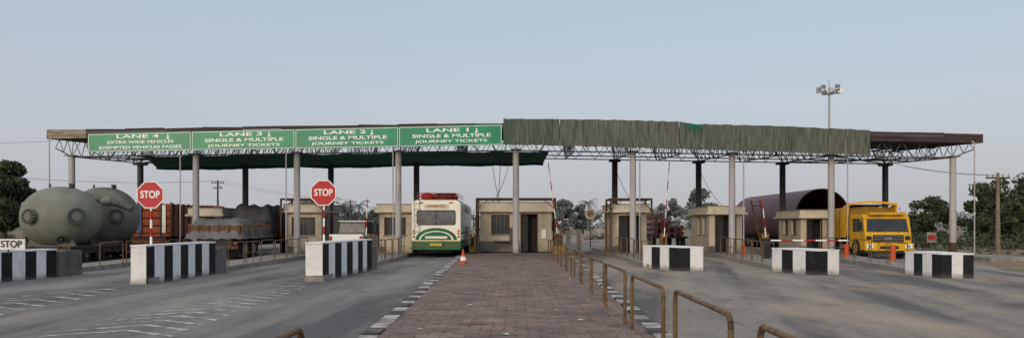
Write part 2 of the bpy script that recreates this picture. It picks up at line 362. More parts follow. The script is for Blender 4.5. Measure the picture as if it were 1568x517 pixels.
def truss(pa,pb,ta,tb,n,r=.026):
    pa,pb,ta,tb=map(Vector,(pa,pb,ta,tb))
    b.cyl(pa,pb,r*1.3,None,5,'steel'); b.cyl(ta,tb,r*1.3,None,5,'steel')
    for i in range(n):
        lo=pa.lerp(pb,i/n);hi=ta.lerp(tb,(i+.5)/n);lo2=pa.lerp(pb,(i+1)/n)
        b.cyl(lo,hi,r*.8,None,4,'steel'); b.cyl(hi,lo2,r*.8,None,4,'steel')
XX=[XE[0]+.1]+XC+[XE[1]-.1]
for Y,lift in((41,0),(44.8,.12),(48.5,.25)):
    for x0,x1 in zip(XX[:-1],XX[1:]):
        n=max(2,int((x1-x0)/1.0))
        e0=.45 if x0==XX[0] else 0; e1=.45 if x1==XX[-1] else 0
        truss((x0,Y,botZ(x0)+lift+e0),(x1,Y,botZ(x1)+lift+e1),(x0,Y,topZ(x0)-.42+lift),(x1,Y,topZ(x1)-.42+lift),n)
for x in XC+[(a+c)/2 for a,c in zip(XC[:-1],XC[1:])]:
    truss((x,41,botZ(x)),(x,48.5,botZ(x)+.25),(x,40.6,topZ(x)-.4),(x,50,topZ(x)+.05),8)
    truss((x,48.5,botZ(x)+.25),(x,50.1,topZ(x)-.1),(x,48.5,topZ(x)-.05),(x,50.1,topZ(x)+.05),2)
for sx,xa,xb in((-1,-22.67,-16.33),(1,16.1,22.3)):
    b.cyl((xa,41,botZ(xa)),(xb,48.5,botZ(xb)+.25),.04,None,5,'steel'); b.cyl((xb,41,botZ(xb)),(xa,48.5,botZ(xa)+.25),.04,None,5,'steel')
for x in(-23.35,-16.8,-11.5,-6.15,6.2,11.4,16.6,22.95):
    z=topZ(x)-.5
    b.cyl((x,40.2,.1),(x,40.2,z),.032,None,8,'col'); b.cyl((x,40.2,z),(x,40.6,z+.2),.04,None,8,'col')
b.build('toll_plaza_canopy')

# hanging green net
b=B(); nx,ny=80,12; vs=[];
for j in range(ny+1):
    t=j/ny
    for i in range(nx+1):
        s=i/nx; x0=-18.9-3.4*t; x=x0+(1.7-x0)*s; y=40.9+8.9*t
        z=botZ(x)-.03+.12*t-.05*abs(math.sin(s*math.pi*8))*(.5+.5*math.sin(t*7+i*.2))+R.uniform(-.012,.012)
        vs.append((x,y,z))
b.add(vs,[(j*(nx+1)+i,j*(nx+1)+i+1,(j+1)*(nx+1)+i+1,(j+1)*(nx+1)+i) for j in range(ny) for i in range(nx)],'net',True)
top=[vs[ny*(nx+1)+i] for i in range(nx+1)]
lo=[(x,y+.02,z-.12-.06*math.sin(i*.11)**2-R.uniform(0,.03)) for i,(x,y,z) in enumerate(top)]
b.add(top+lo,[(i,i+1,nx+1+i+1,nx+1+i) for i in range(nx)],'net',True)
b.build('shade_netting')

# lane sign board
sx0,sx1=-21.3,-.68; zt=lambda x:np.interp(x,[sx0,sx1],[6.15,6.62]); zb=lambda x:np.interp(x,[sx0,sx1],[5.25,5.6]); YS=39.95
b=B(); n=4; px=[sx0+(sx1-sx0)*i/4 for i in range(5)]
for i in range(4):
    a,c=px[i]+.012,px[i+1]-.012
    def q(y0,ina,k):
        b.poly([(a+ina,y0,zb(a)+ina),(c-ina,y0,zb(c)+ina),(c-ina,y0,zt(c)-ina),(a+ina,y0,zt(a)-ina)],k)
    q(YS,0,'signg'); q(YS-.004,.025,'signw'); q(YS-.008,.05,'signg')
    b.poly([(a,YS+.05,zb(a)),(a,YS+.05,zt(a)),(c,YS+.05,zt(c)),(c,YS+.05,zb(c))],'steel')
for x in np.linspace(sx0+.3,sx1-.3,14): 
    b.box(x-.03,x+.03,YS+.06,YS+.5,zb(x)+.15,zb(x)+.2,'steel'); b.box(x-.03,x+.03,YS+.06,YS+.5,zt(x)-.2,zt(x)-.15,'steel')
b.cyl((sx0,YS+.08,5.4),(sx1,YS+.08,5.75),.03,None,6,'steel')
for i in range(4):
    c=(px[i]+px[i+1])/2; z=(zt(c)+zb(c))/2+.27; ax=c+[1.42,1.3,1.25,1.3][i]; y=YS-.014
    b.poly([(ax-.03,y,z-.05),(ax+.03,y,z-.05),(ax+.03,y,z+.12),(ax-.03,y,z+.12)],'signw')
    b.poly([(ax,y,z-.15),(ax+.1,y,z-.04),(ax-.1,y,z-.04)],'signw')
sb=b.build('lane_sign_board')
tilt=-math.atan((6.62-6.15+5.6-5.25)/2/(sx1-sx0))
for i,(a1,a2,a3) in enumerate((("LANE 4","EXTRA WIDE VEHICLES","EXEMPTED VEHICLES PASSES"),("LANE 3","SINGLE & MULTIPLE","JOURNEY TICKETS"),("LANE 2","SINGLE & MULTIPLE","JOURNEY TICKETS"),("LANE 1","SINGLE & MULTIPLE","JOURNEY TICKETS"))):
    c=(px[i]+px[i+1])/2+.05; z=(zt(c)+zb(c))/2; y=YS-.016
    text(a1,(c-.15,y,z+.27),2.1,.18,'signw',sb,tilt=tilt,bold=.022)
    text(a2,(c,y,z-.005),3.9 if i else 3.3,.175 if i else .15,'signw',sb,tilt=tilt,bold=.022)
    text(a3,(c,y,z-.265),3.6 if i else 4.1,.175 if i else .15,'signw',sb,tilt=tilt,bold=.022)

# weathered hoarding right of centre
b=B()
def hoard(x0,x1,ta,tb,ba,bb,k,Y,n):
    vs=[]
    rr=5
    for j in range(rr+1):
        for i in range(n+1):
            t=i/n;s=j/rr; x=x0+(x1-x0)*t
            z=(ba+(bb-ba)*t)*(1-s)+(ta+(tb-ta)*t)*s
            if j==rr: z+=R.uniform(-.02,.02)
            if j==0: z+=R.uniform(-.03,.02)
            vs.append((x,Y+.01*math.sin(x*3+j)+R.uniform(-.005,.005),z))
    b.add(vs,[(j*(n+1)+i,j*(n+1)+i+1,(j+1)*(n+1)+i+1,(j+1)*(n+1)+i) for j in range(rr) for i in range(n)],k,True)
hoard(-.62,2.15,6.9,6.87,5.62,5.56,'fascia',39.9,12)
hoard(2.17,5.3,6.87,6.84,5.56,5.48,'fascia2',39.9,14)
hoard(5.3,8.1,6.84,6.76,5.48,5.4,'fascia2',39.9,14)
hoard(8.12,9.2,6.76,6.56,5.4,5.36,'fascia',39.9,6)
hoard(9.22,13.4,6.64,6.52,5.36,5.24,'fascia2',39.9,18)
hoard(13.4,17.6,6.52,6.34,5.24,5.09,'fascia2',39.9,18)
b.add([(8.3,39.87,6.42),(9.25,39.87,6.35),(9.2,39.87,6.62),(8.5,39.87,6.6)],[(0,1,2,3)],'greenp')
for x in np.linspace(-.5,17.5,13): b.cyl((x,40.05,5.25),(x,40.05,6.35),.03,None,5,'steel'); b.cyl((x,40.05,5.9),(x,40.5,5.9),.03,None,5,'steel')
b.cyl((-.6,40.05,5.75),(17.6,40.05,5.3),.03,None,5,'steel')
b.build('weathered_hoarding')

# ---------------------------------------------------------------- booths
def booth(x0,x1,y0,y1,h,side,frame=True,center=False):
    b=B(); t=.15; zf=.17
    face='cream'
    def wall_y(y,xa,xb,ops,k):
        ops=sorted(ops); cur=xa
        for (a,c,za,zb_) in ops:
            b.box(cur,a,y,y+t,zf,h,k); 
            if za>zf+.01: b.box(a,c,y,y+t,zf,za,k)
            b.box(a,c,y,y+t,zb_,h,k); cur=c
        b.box(cur,xb,y,y+t,zf,h,k)
    def wall_x(x,ya,yb,ops,k):
        cur=ya
        for (a,c,za,zb_) in sorted(ops):
            b.box(x,x+t,cur,a,zf,h,k)
            if za>zf+.01:b.box(x,x+t,a,c,zf,za,k)
            b.box(x,x+t,a,c,zb_,h,k); cur=c
        b.box(x,x+t,cur,yb,zf,h,k)
    if center:
        ops=[(x0+.65,x0+1.55,1.15,2.15),(x0+2.25,x0+3.1,zf,2.2)]
    elif side>0: ops=[(x0+.35,x1-.35,zf,2.1 if h>2.1 else 1.9)]
    else: ops=[(x0+.3,x1-.4,1.1,2.0)]
    wall_y(y0,x0,x1,ops,face); wall_y(y1-t,x0,x1,[],face)
    so=[(y0+.7,y0+1.5,1.1,min(2.05,h-.12)),(y0+2.0,y0+2.8,1.1,min(2.05,h-.12))]
    wall_x(x0,y0+t+.002,y1-t-.002,so,face); wall_x(x1-t,y0+t+.002,y1-t-.002,so,face)
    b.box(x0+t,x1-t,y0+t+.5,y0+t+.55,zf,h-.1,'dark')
    for (a,c,za,zb_) in ops:
        b.box(a-.05,a,y0-.02,y0+.05,za,zb_+.05,'rust'); b.box(c,c+.05,y0-.02,y0+.05,za,zb_+.05,'rust'); b.box(a,c,y0-.02,y0+.05,zb_,zb_+.05,'rust')
        if za>zf+.1:
            b.box(a-.1,c+.1,y0-.06,y0,za-.07,za,'conc')
            for q in np.linspace(a,c,5)[1:-1]: b.box(q-.012,q+.012,y0+.06,y0+.08,za,zb_,'steel')
            b.box(a,c,y0+.09,y0+.1,za,zb_,'glass')
        else:
            b.box(a+.02,a+(c-a)*.42,y0+.1,y0+.13,za,zb_,'steeldk')
    for xx in(x0-.012,x1-.004):
        for (a,c,za,zb_) in so:
            b.box(xx,xx+.016,a-.05,c+.05,za-.06,za,'steel'); b.box(xx,xx+.016,a-.05,c+.05,zb_,zb_+.06,'steel'); b.box(xx,xx+.016,(a+c)/2-.02,(a+c)/2+.02,za,zb_,'steel')
    b.box(x0+t+.02,x0+t+.04,y0+.75,y1-.3,1,h-.02,'glass'); b.box(x1-t-.04,x1-t-.02,y0+.75,y1-.3,1,h-.02,'glass')
    b.box(x0-.22,x1+.22,y0-.35,y1+.25,h,h+.1,'cream_lt'); b.box(x0-.12,x1+.12,y0-.22,y1+.15,h+.1,h+.5 if center else h+.42,'cream_lt')
    b.box(x0-.16,x1+.16,y0-.26,y1+.19,h+(.5 if center else .42),h+(.54 if center else .46),'conc')
    if center:
        b.box(x0-.05,x0+2.15,y0-.06,y0-.003,zf,.75,'conc_dk')
        b.box(x0-.25,x0-.055,y0-.4,y0+.6,zf,1.0,'conc'); b.box(x0+1.6,x0+1.9,y0-.12,y0-.065,zf,1.5,'conc_dk')
        b.box(x0+3.35,x0+3.6,y0-.1,y0-.065,.9,1.4,'signw'); b.box(x0+.7,x0+1.6,y0-.45,y0-.1,.75,.8,'conc')
    else: b.box(x0-.05,x0+.3,y0-.06,y0-.003,zf,.5,'conc_dk')
    if frame:
        f=.045
        X0,X1,Y0,Y1,H=x0-.18,x1+.18,y0-.5,y0+1.6,h+.75
        for xx in(X0,X1):
            for yy in(Y0,Y1): b.box(xx-f,xx+f,yy-f,yy+f,zf,H,'rust')
            b.box(xx-f,xx+f,Y0+f,Y1-f,H-.09,H,'rust'); b.cyl((xx,Y0,H-.7),(xx,Y1,H-.1),.02,None,5,'rust')
        for yy in(Y0,Y1): b.box(X0+f,X1-f,yy-f,yy+f,H-.09,H,'rust')
        b.cyl((X0,Y0,H-.6),(X0+.7,Y0,H-.05),.02,None,5,'rust'); b.cyl((X1,Y0,H-.6),(X1-.7,Y0,H-.05),.02,None,5,'rust')
    return b.build('toll_booth')
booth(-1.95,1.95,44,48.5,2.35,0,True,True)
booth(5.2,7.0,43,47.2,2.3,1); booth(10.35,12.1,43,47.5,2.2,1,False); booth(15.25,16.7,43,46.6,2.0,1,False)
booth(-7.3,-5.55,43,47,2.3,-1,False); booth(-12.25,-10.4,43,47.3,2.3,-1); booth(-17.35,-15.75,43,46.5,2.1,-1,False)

# ---------------------------------------------------------------- railings
def hoop(b,p0,p1,h,z0=.12,r=.025,k='rail',mid=False,rad=.1):
    p0=Vector((*p0,z0));p1=Vector((*p1,z0)); d=(p1-p0).normalized(); u=Vector((0,0,1)); H=h-z0
    pts=[p0,p0+u*(H-rad)]
    for i in range(1,4):
        t=i/4*math.pi/2; pts.append(p0+u*(H-rad+rad*math.sin(t))+d*(rad-rad*math.cos(t)))
    pts+= [p0+u*H+d*rad,p1+u*H-d*rad]
    for i in range(1,4):
        t=i/4*math.pi/2; pts.append(p1+u*(H-rad+rad*math.cos(t))-d*(rad-rad*math.sin(t)))
    pts+=[p1+u*(H-rad),p1]
    b.tube(pts,r,8,k)
    if mid: b.cyl(p0+u*H*.5,p1+u*H*.5,r*.8,None,6,k); m=(p0+p1)/2; b.cyl(m,m+u*H,r*.8,None,6,k)
b=B(); y=3.25
while y<40:
    dx=R.uniform(-.02,.02); hoop(b,(1.66+dx,y),(1.66+dx+R.uniform(-.03,.03),y+2.3),.9+R.uniform(-.02,.02)); y+=2.95
b.build('pipe_railing')
b=B(); hoop(b,(-1.47,3.2),(-1.47,5.5),.9); b.build('pipe_railing')
def railrun(pa,pb,n,h=1.0,z0=.17):
    b=B(); pa=Vector(pa);pb=Vector(pb)
    for i in range(n):
        a=pa.lerp(pb,i/n);c=pa.lerp(pb,(i+.86)/n); hoop(b,a,c,h+R.uniform(-.03,.03),z0,.02,mid=(i%3==1),rad=.07)
    b.build('pipe_railing')
railrun((-5.6,30.6),(-5.6,40.5),5); railrun((-10.2,28.5),(-10.45,40.5),6); railrun((-14.5,28),(-15.7,40),5)
railrun((5.15,31),(5.2,42),5); railrun((9.3,29),(10.4,41),6); railrun((13.4,27.5),(15.4,41),6)

# ---------------------------------------------------------------- stop signs
def stopsign(x,y,z,r=.375,base=0):
    b=B(); o=lambda rr,yy:[(x+rr*math.cos(math.radians(22.5+45*i)),yy,z+rr*math.sin(math.radians(22.5+45*i))) for i in range(8)]
    R1=r/math.cos(math.radians(22.5))
    b.prism([(p[0],p[2]) for p in o(R1,0)],y-.012,y+.012,'y','signw','signw')
    b.poly(o(R1*.93,y-.016),'red'); b.poly(o(R1,y+.016)[::-1],'steel')
    n=0; zz=base
    while zz<z+r*.8:
        z2=min(zz+.24,z+r*.8); b.cyl((x,y+.05,zz),(x,y+.05,z2),.03,None,10,('signw' if n%2==0 else 'redp') if z2<z-.2 else 'steel'); zz=z2;n+=1
    b.box(x-.12,x+.12,y+.018,y+.03,z-.2,z-.16,'steel'); b.box(x-.12,x+.12,y+.018,y+.03,z+.16,z+.2,'steel')
    ob=b.build('stop_sign'); text("STOP",(x,y-.022,z),r*1.45,r*.56,'signw',ob,bold=.02); return ob
stopsign(-10.24,22.5,2.46,base=1.05); stopsign(-5.7,23.8,2.57,base=1.1)
b=B(); b.box(-14.75,-14.0,22.9,22.93,.92,1.22,'white'); b.cyl((-14.5,22.95,.8),(-14.5,22.95,1.0),.025,None,8,'steel'); ob=b.build('stop_board')
text("STOP",(-14.38,22.88,1.07),.6,.2,'black',ob)

# ---------------------------------------------------------------- cone, bollards, booms
def cone(x,y,z=.0,h=.68):
    b=B(); b.box(x-.2,x+.2,y-.2,y+.2,z,z+.05,'orange')
    zs=[.05,.25,.4,.52,.6,h]; rr=lambda q:.15*(1-q/h)+.025
    for i,(a,c) in enumerate(zip(zs[:-1],zs[1:])): b.cyl((x,y,z+a),(x,y,z+c),rr(a),rr(c),18,'orange' if i!=1 else 'signw',caps=(i==4))
    b.build('traffic_cone')
cone(-2.05,31.2,.004)
def bollard(x,y,h=1.05,k='orange'):
    b=B(); b.cyl((x,y,0),(x,y,h),.11,.1,14,k); b.cyl((x,y,h),(x,y,h+.04),.1,.05,14,k); b.cyl((x,y,0),(x,y,.05),.15,.15,14,'conc_dk'); b.build('traffic_bollard')
bollard(14.9,36.2,.75); bollard(10.75,38,.7); bollard(16.2,34.5,.75)
def boom(x,y,tx,tz,L,base='yelldirt'):
    b=B(); b.box(x-.17,x+.17,y-.15,y+.15,.17,1.1,base); b.box(x-.2,x+.2,y-.18,y+.18,1.1,1.16,base)
    p=Vector((x,y-.2,1.0)); d=Vector((tx,0,tz)).normalized(); n=int(L/.5)
    for i in range(n): b.cyl(p+d*(i*.5),p+d*((i+1)*.5),.035-.012*i/n,.035-.012*(i+1)/n,8,'redp' if i%2 else 'signw')
    b.cyl(p-d*.5,p,.06,.05,8,'steeldk'); b.build('boom_barrier',.01)
boom(2.25,43.3,-.13,1,4); boom(7.9,43,.07,1,4.2); boom(-7.9,42.6,.03,1,2.2); boom(13,42,-.09,1,2.4); boom(-2.3,43.2,.05,1,1.6)
b=B(); b.box(10.8,11.1,35,35.3,.17,1.05,'steeldk')
for i in range(7): b.cyl((11.1+i*.5,35.15,.95),(11.6+i*.5,35.15,.95),.035,None,8,'redp' if i%2 else 'signw')
b.build('boom_barrier')
b=B(); b.tube([(12.3,42,2.9),(12.9,42,.2)],.05,8,'rust'); b.tube([(12.75,42,2.9),(13.35,42,.2)],.05,8,'rust')
for t in np.linspace(.1,.9,7): b.cyl((12.3+.6*t,42,2.9-2.7*t),(12.75+.6*t,42,2.9-2.7*t),.03,None,6,'rust')
b.build('ladder')

# ---------------------------------------------------------------- bus
def bus(x0,x1,y0,L,H,name='bus'):
    b=B(); cx=(x0+x1)/2; y1=y0+L
    b.prism(rrect(x0,x1,.86,H,.28,6,.02),y0,y1,'y','buscr')
    b.prism(rrect(x0-.004,x1+.004,.42,.858,.02,2,.08),y0-.004,y1,'y','busgr')
    yy=y0-.006
    b.poly([(a,yy,c) for a,c in rrect(cx-.98,cx+.98,1.62,2.38,.12)],'steeldk')
    b.poly([(a,yy-.006,c) for a,c in rrect(cx-.93,cx-.02,1.67,2.33,.09)],'glass2'); b.poly([(a,yy-.006,c) for a,c in rrect(cx+.02,cx+.93,1.67,2.33,.09)],'glass2')
    b.box(cx-.62,cx+.62,y0-.03,y0-.003,2.47,2.68,'cream_lt')
    for rx,rz,k,o in((1.05,.6,'busgr',.002),(.86,.45,'buscr',.005),(.78,.4,'busgr',.008)):
        b.poly([(cx+rx*math.cos(t),yy-o,.89+rz*math.sin(t)) for t in np.linspace(0,math.pi,18)],k)
    b.box(cx-.55,cx+.55,y0-.02,y0-.016,.96,1.07,'buscr')
    b.box(x0+.02,x1-.02,y0-.02,y0-.015,.8,.85,'yelp'); b.box(x0+.02,x1-.02,y0-.014,y0-.0055,.58,.63,'redp')
    b.box(x0-.02,x1+.02,y0-.14,y0-.02,.4,.54,'busgr'); b.box(cx-.3,cx+.3,y0-.155,y0-.142,.58,.72,'yelp')
    for s in(-1,1):
        X=cx+s*1.12
        for z,k in((1.0,'redp'),(1.16,'orange'),(1.3,'redp')): b.cyl((X,y0-.03,z+.05),(X,y0,z+.05),.055,None,14,k)
        b.box(cx+s*.75-.1,cx+s*.75+.1,y0-.02,y0-.0,2.72,2.78,'redp')
    for X,s in((x0,-1),(x1,1)):
        n=9; dy=(L-1.2)/n
        for i in range(n):
            a=y0+.5+i*dy; xx=X+s*.003
            q=[(xx,a,1.55),(xx,a+dy-.1,1.55),(xx,a+dy-.1,2.3),(xx,a,2.3)]
            b.poly(q if s>0 else q[::-1],'glass')
            q=[(xx+s*.002,a+(dy-.1)/2-.02,1.55),(xx+s*.002,a+(dy-.1)/2+.02,1.55),(xx+s*.002,a+(dy-.1)/2+.02,2.3),(xx+s*.002,a+(dy-.1)/2-.02,2.3)]
            b.poly(q if s>0 else q[::-1],'chrome')
        b.box(X-.008,X+.008,y0+.02,y1,1.2,1.28,'busgr')
    for X in(x0+.2,x1-.2):
        for Y in(y0+2.6,y0+L-2.0): b.wheel(X,Y,.5,.34)
    b.wheel(x0+.42,y0+2.6,.5,.34); b.wheel(x1-.42,y0+2.6,.5,.34)
    b.box(x0+.5,x1-.5,y0+.3,y1-.5,.25,.45,'steeldk')
    rz=H+.05
    for z in(rz,rz+.16,rz+.3):
        for X in(x0+.25,x1-.25): b.cyl((X,y0+.3,z),(X,y0+6,z),.02,None,6,'redp')
        b.cyl((x0+.25,y0+.3,z),(x1-.25,y0+.3,z),.02,None,6,'redp')
    for X in np.linspace(x0+.25,x1-.25,7): b.cyl((X,y0+.3,H-.02),(X,y0+.3,rz+.3),.015,None,6,'redp')
    b.cyl((cx+.35,y0+1.0,rz+.1),(cx+.35,y0+1.0,rz+.32),.45,.45,18,'tyre')
    for i in range(9): b.ell((cx+R.uniform(-.7,.7),y0+R.uniform(1.3,5),rz+.18),(R.uniform(.25,.4),R.uniform(.3,.5),R.uniform(.15,.26)),R.choice(['tarpb','rust','redp','tarp','tarpb']),12,8)
    for X in(x0+.12,x0+.38): b.cyl((X,y0-.08,1.2),(X,y0-.08,H+.05),.014,None,6,'chrome')
    for z in np.arange(1.3,H,.28): b.cyl((x0+.12,y0-.08,z),(x0+.38,y0-.08,z),.012,None,6,'chrome')
    return b.build(name)
o=bus(-5.22,-2.78,40.3,10,2.88)
text("APSRTC",( -4.0,40.262,2.575),.9,.12,'redp',o)

# ---------------------------------------------------------------- pressure vessels on lowboy
def flange(b,c,d,r,L,k='tankdk'):
    c=Vector(c);d=Vector(d).normalized()
    b.cyl(c,c+d*L,r*.8,None,22,'tank'); b.cyl(c+d*(L-.07),c+d*L,r*1.15,None,22,'tank'); b.cyl(c+d*(L+.004),c+d*(L+.07),r*1.15,None,22,k)
    b.cyl(c+d*(L+.071),c+d*(L+.09),r*.6,None,18,'tank')
    a=d.orthogonal().normalized(); e=d.cross(a)
    for i in range(12):
        t=i*math.pi/6; p=c+d*(L-.1)+(a*math.cos(t)+e*math.sin(t))*r; b.cyl(p,p+d*.22,.025,None,6,'steeldk')
def vessel(c,rad,fl):
    b=B(); b.ell(c,rad,'tank',44,26,.96)
    for dx,dy,dz,r,L in fl:
        d=Vector((dx,dy,dz)).normalized(); p=Vector(c)+Vector((d.x*rad[0],d.y*rad[1],d.z*rad[2]))*.9; flange(b,p,d,r,L)
    for dy in(-.7,.7): b.prism([(c[0]-1.1,.62),(c[0]+1.1,.62),(c[0]+.9,1.1),(c[0],.8),(c[0]-.9,1.1)],c[1]+dy-.06,c[1]+dy+.06,'y','tankdk')
    b.cyl((c[0]-.5,c[1],c[2]+rad[2]-.1),(c[0]-.5,c[1],c[2]+rad[2]+.12),.05,None,8,'tankdk')
    b.box(c[0]+.5,c[0]+.56,c[1]-.3,c[1]+.1,c[2]+rad[2]*.85,c[2]+rad[2]+.12,'tankdk')
    return b
b=vessel((-20.15,35.6,1.95),(1.62,1.5,1.38),[(.8,-.75,.03,.32,.3),(-.3,-1,.03,.28,.25),(.45,-.9,-.8,.12,.18)])
b.build('pressure_vessel')
b=vessel((-20.3,39.6,2.02),(1.6,1.55,1.47),[(.72,-.75,.02,.3,.3)])
b.tube([(-20.9,38.6,3.1),(-20.2,38.2,2.95),(-19.2,37.9,2.75),(-18.4,37.8,2.5),(-18.05,37.8,2.38)],.15,12,'tankdk')
b.ell((-19.3,37.95,2.73),(.3,.3,.22),'tank',16,10); b.build('pressure_vessel')
b=B(); b.box(-21.6,-18.6,33.6,43.5,.5,.68,'steeldk')
for X in(-21.5,-18.7): b.box(X-.08,X+.08,33.55,43.6,.42,.74,'rust')
b.box(-21.4,-18.7,33.35,33.54,.45,.62,'rust')
for Y in(34.2,35.3,36.4,41.5,42.6):
    for X in(-21.2,-20.7,-19.5,-19.0): b.wheel(X,Y,.36,.24)
for s in np.linspace(-21.2,-18.8,4): b.box(s-.06,s+.06,33.3,33.35,.45,.6,'redp')
b.build('lowboy_trailer')

# orange truck (rear)
b=B(); x0,x1,y0,y1=-22.2,-19.3,45,51.5
b.box(x0,x1,y0,y1,1.0,1.15,'otruck')
for z0 in(1.2,1.62,2.04,2.46): b.box(x0+.02,x1-.02,y0+.02,y0+.06,z0,z0+.36,'otruck')
for X in np.linspace(x0,x1,6): b.box(X-.05,X+.05,y0-.03,y0+.015,1.0,2.9,'rust')
b.box(x0+1.0,x0+1.25,y0-.05,y0-.032,1.2,2.75,'bluep'); b.box(x1-.5,x1-.3,y0-.05,y0-.032,1.2,2.75,'signw')
for X in(x0,x1-.06):
    b.box(X,X+.06,y0+.1,y1,1.16,2.8,'otruck')
    for Y in np.arange(y0+.3,y1,.7): b.box(X-.03,X+.09,Y-.05,Y+.05,1.0,2.85,'rust')
b.box(x0+.1,x1-.1,y0+.1,y1,2.2,2.6,'dark')
b.box(x0+.3,x1-.3,y0,y1+2,.6,.98,'steeldk'); b.box(x0+.1,x1-.1,y0-.08,y0-.02,.55,.75,'redp')
b.prism(rrect(x0+.15,x1-.15,.7,2.9,.15),y1+.3,y1+2.2,'y','otruck')
for X in(x0+.3,x1-.3,x0+.65,x1-.65):
    for Y in(y0+1.2,y0+2.4): b.wheel(X,Y,.5,.28)
b.wheel(x0+.3,y1+1.3);b.wheel(x1-.3,y1+1.3); b.build('orange_truck')

# tarpaulin truck
b=B(); x0,x1,y0=-15.35,-12.9,37.6
b.box(x0,x1,y0,y0+7.2,1.0,1.12,'wood')
for X,k in((x0,'wood'),(x1-.07,'wood')):
    b.box(X,X+.07,y0+.08,y0+7.2,1.13,1.62,k)
    for Y in np.arange(y0+.2,y0+7.2,.6): b.box(X-.04,X+.11,Y-.04,Y+.04,1.0,1.66,'yelldirt')
b.box(x0,x1,y0,y0+.07,1.13,1.6,'wood')
for X in np.linspace(x0+.05,x1-.05,6): b.box(X-.04,X+.04,y0-.03,y0+.1,.95,1.62,'rust')
def heap(xa,xb,ya,yb,zf,k,nx=22,ny=26):
    vs=[]
    for j in range(ny+1):
        for i in range(nx+1):
            s=i/nx;t=j/ny; z=zf(s,t)
            vs.append((xa+(xb-xa)*s+R.uniform(-.012,.012),ya+(yb-ya)*t,z))
    b.add(vs,[(j*(nx+1)+i,j*(nx+1)+i+1,(j+1)*(nx+1)+i+1,(j+1)*(nx+1)+i) for j in range(ny) for i in range(nx)],k,True)
def zf(s,t):
    e=min(1,min(s,1-s)*9)**.5; f=min(1,min(t,1-t)*9)**.5
    return .98+e*f*(.86+.12*math.sin(t*3)+.04*math.sin(s*9+t*5))+.025*math.sin(s*31+t*14)*e
heap(x0-.12,x1+.12,y0-.14,y0+5,zf,'tarp')
def zf2(s,t):
    e=min(1,min(s,1-s)*7)**.45; f=min(1,min(t,1-t)*8)**.5
    return 1.3+e*f*(1.38+.06*math.sin(s*8))+.05*math.sin(s*23+t*11)*e
heap(x0+.3,x1+.2,y0+4.4,y0+7.6,zf2,'tarpb')
for t in np.linspace(.1,.9,7): b.tube([(x0-.14,y0+t*5,1.1),(x0+.12,y0+t*5,1.8),((x0+x1)/2,y0+t*5,2.02),(x1-.12,y0+t*5,1.8),(x1+.15,y0+t*5,1.1)],.012,5,'steeldk')
b.box(x0+.4,x1-.4,y0,y0+9,.6,.98,'steeldk'); b.box(x0+.1,x1-.1,y0-.06,y0,.5,.66,'rust')
for X in(x0+.25,x0+.58,x1-.58,x1-.25):
    for Y in(y0+1.1,y0+2.3): b.wheel(X,Y,.48,.27)
for X in(x0+.12,x1-.32): b.box(X,X+.2,y0-.05,y0-.035,.72,.85,'redp')
b.box(x0+.2,x1-.2,y0+.55,y0+.57,.35,.9,'tyre')
b.prism(rrect(x0+.1,x1-.1,.75,2.4,.15),y0+7.7,y0+9.4,'y','otruck')
b.wheel(x0+.3,y0+8.4);b.wheel(x1-.3,y0+8.4)
b.build('tarpaulin_covered_truck')

def pickup(cx,y0):
    b=B(); h=.86
    prof=[(y0,.45),(y0+4.9,.45),(y0+4.95,.95),(y0+3.9,1.12),(y0+3.3,1.15),(y0,1.15)]
    b.prism(prof,cx-h,cx+h,'x','carwhite')
    cab=[(y0+1.6,1.152),(y0+4.0,1.132),(y0+3.3,1.8),(y0+1.75,1.8)]
    b.prism(cab,cx-h+.08,cx+h-.08,'x','steeldk'); 
    b.prism([(y0+1.7,1.8),(y0+3.3,1.8),(y0+3.2,1.88),(y0+1.8,1.88)],cx-h+.1,cx+h-.1,'x','carwhite')
    b.poly([(cx-h+.14,y0+1.61,1.2),(cx+h-.14,y0+1.61,1.2),(cx+h-.2,y0+1.72,1.73),(cx-h+.2,y0+1.72,1.73)],'glass2')
    b.box(cx-h+.1,cx+h-.1,y0-.004,y0+.02,.62,1.06,'carwhite'); b.box(cx-.3,cx+.3,y0-.02,y0-.006,.65,.78,'yelp')
    for s in(-1,1): b.box(cx+s*.78-.07,cx+s*.78+.07,y0-.015,y0-.005,.7,1.05,'redp'); b.wheel(cx+s*.75,y0+.9,.33,.2); b.wheel(cx+s*.75,y0+4.0,.33,.2)
    b.box(cx-h,cx+h,y0-.12,y0-.02,.4,.55,'steeldk'); b.build('pickup_truck',.03)
pickup(-8.85,41.8)
b=B(); cx,y0=-10.2,55; b.prism([(y0,.4),(y0+4.3,.4),(y0+4.4,.95),(y0+3.3,1.1),(y0,1.1)],cx-.85,cx+.85,'x','maroon')
b.prism([(y0+.05,1.102),(y0+3.3,1.102),(y0+2.7,1.75),(y0+.25,1.75)],cx-.78,cx+.78,'x','steeldk'); b.poly([(cx-.65,y0+.06,1.15),(cx+.65,y0+.06,1.15),(cx+.6,y0+.2,1.65),(cx-.6,y0+.2,1.65)],'glass2')
for s in(-1,1): b.wheel(cx+s*.75,y0+.8,.35,.2); b.wheel(cx+s*.75,y0+3.5,.35,.2); b.box(cx+s*.75-.07,cx+s*.75+.07,y0-.01,y0+.01,.8,1.05,'redp')
b.build('suv',.04)

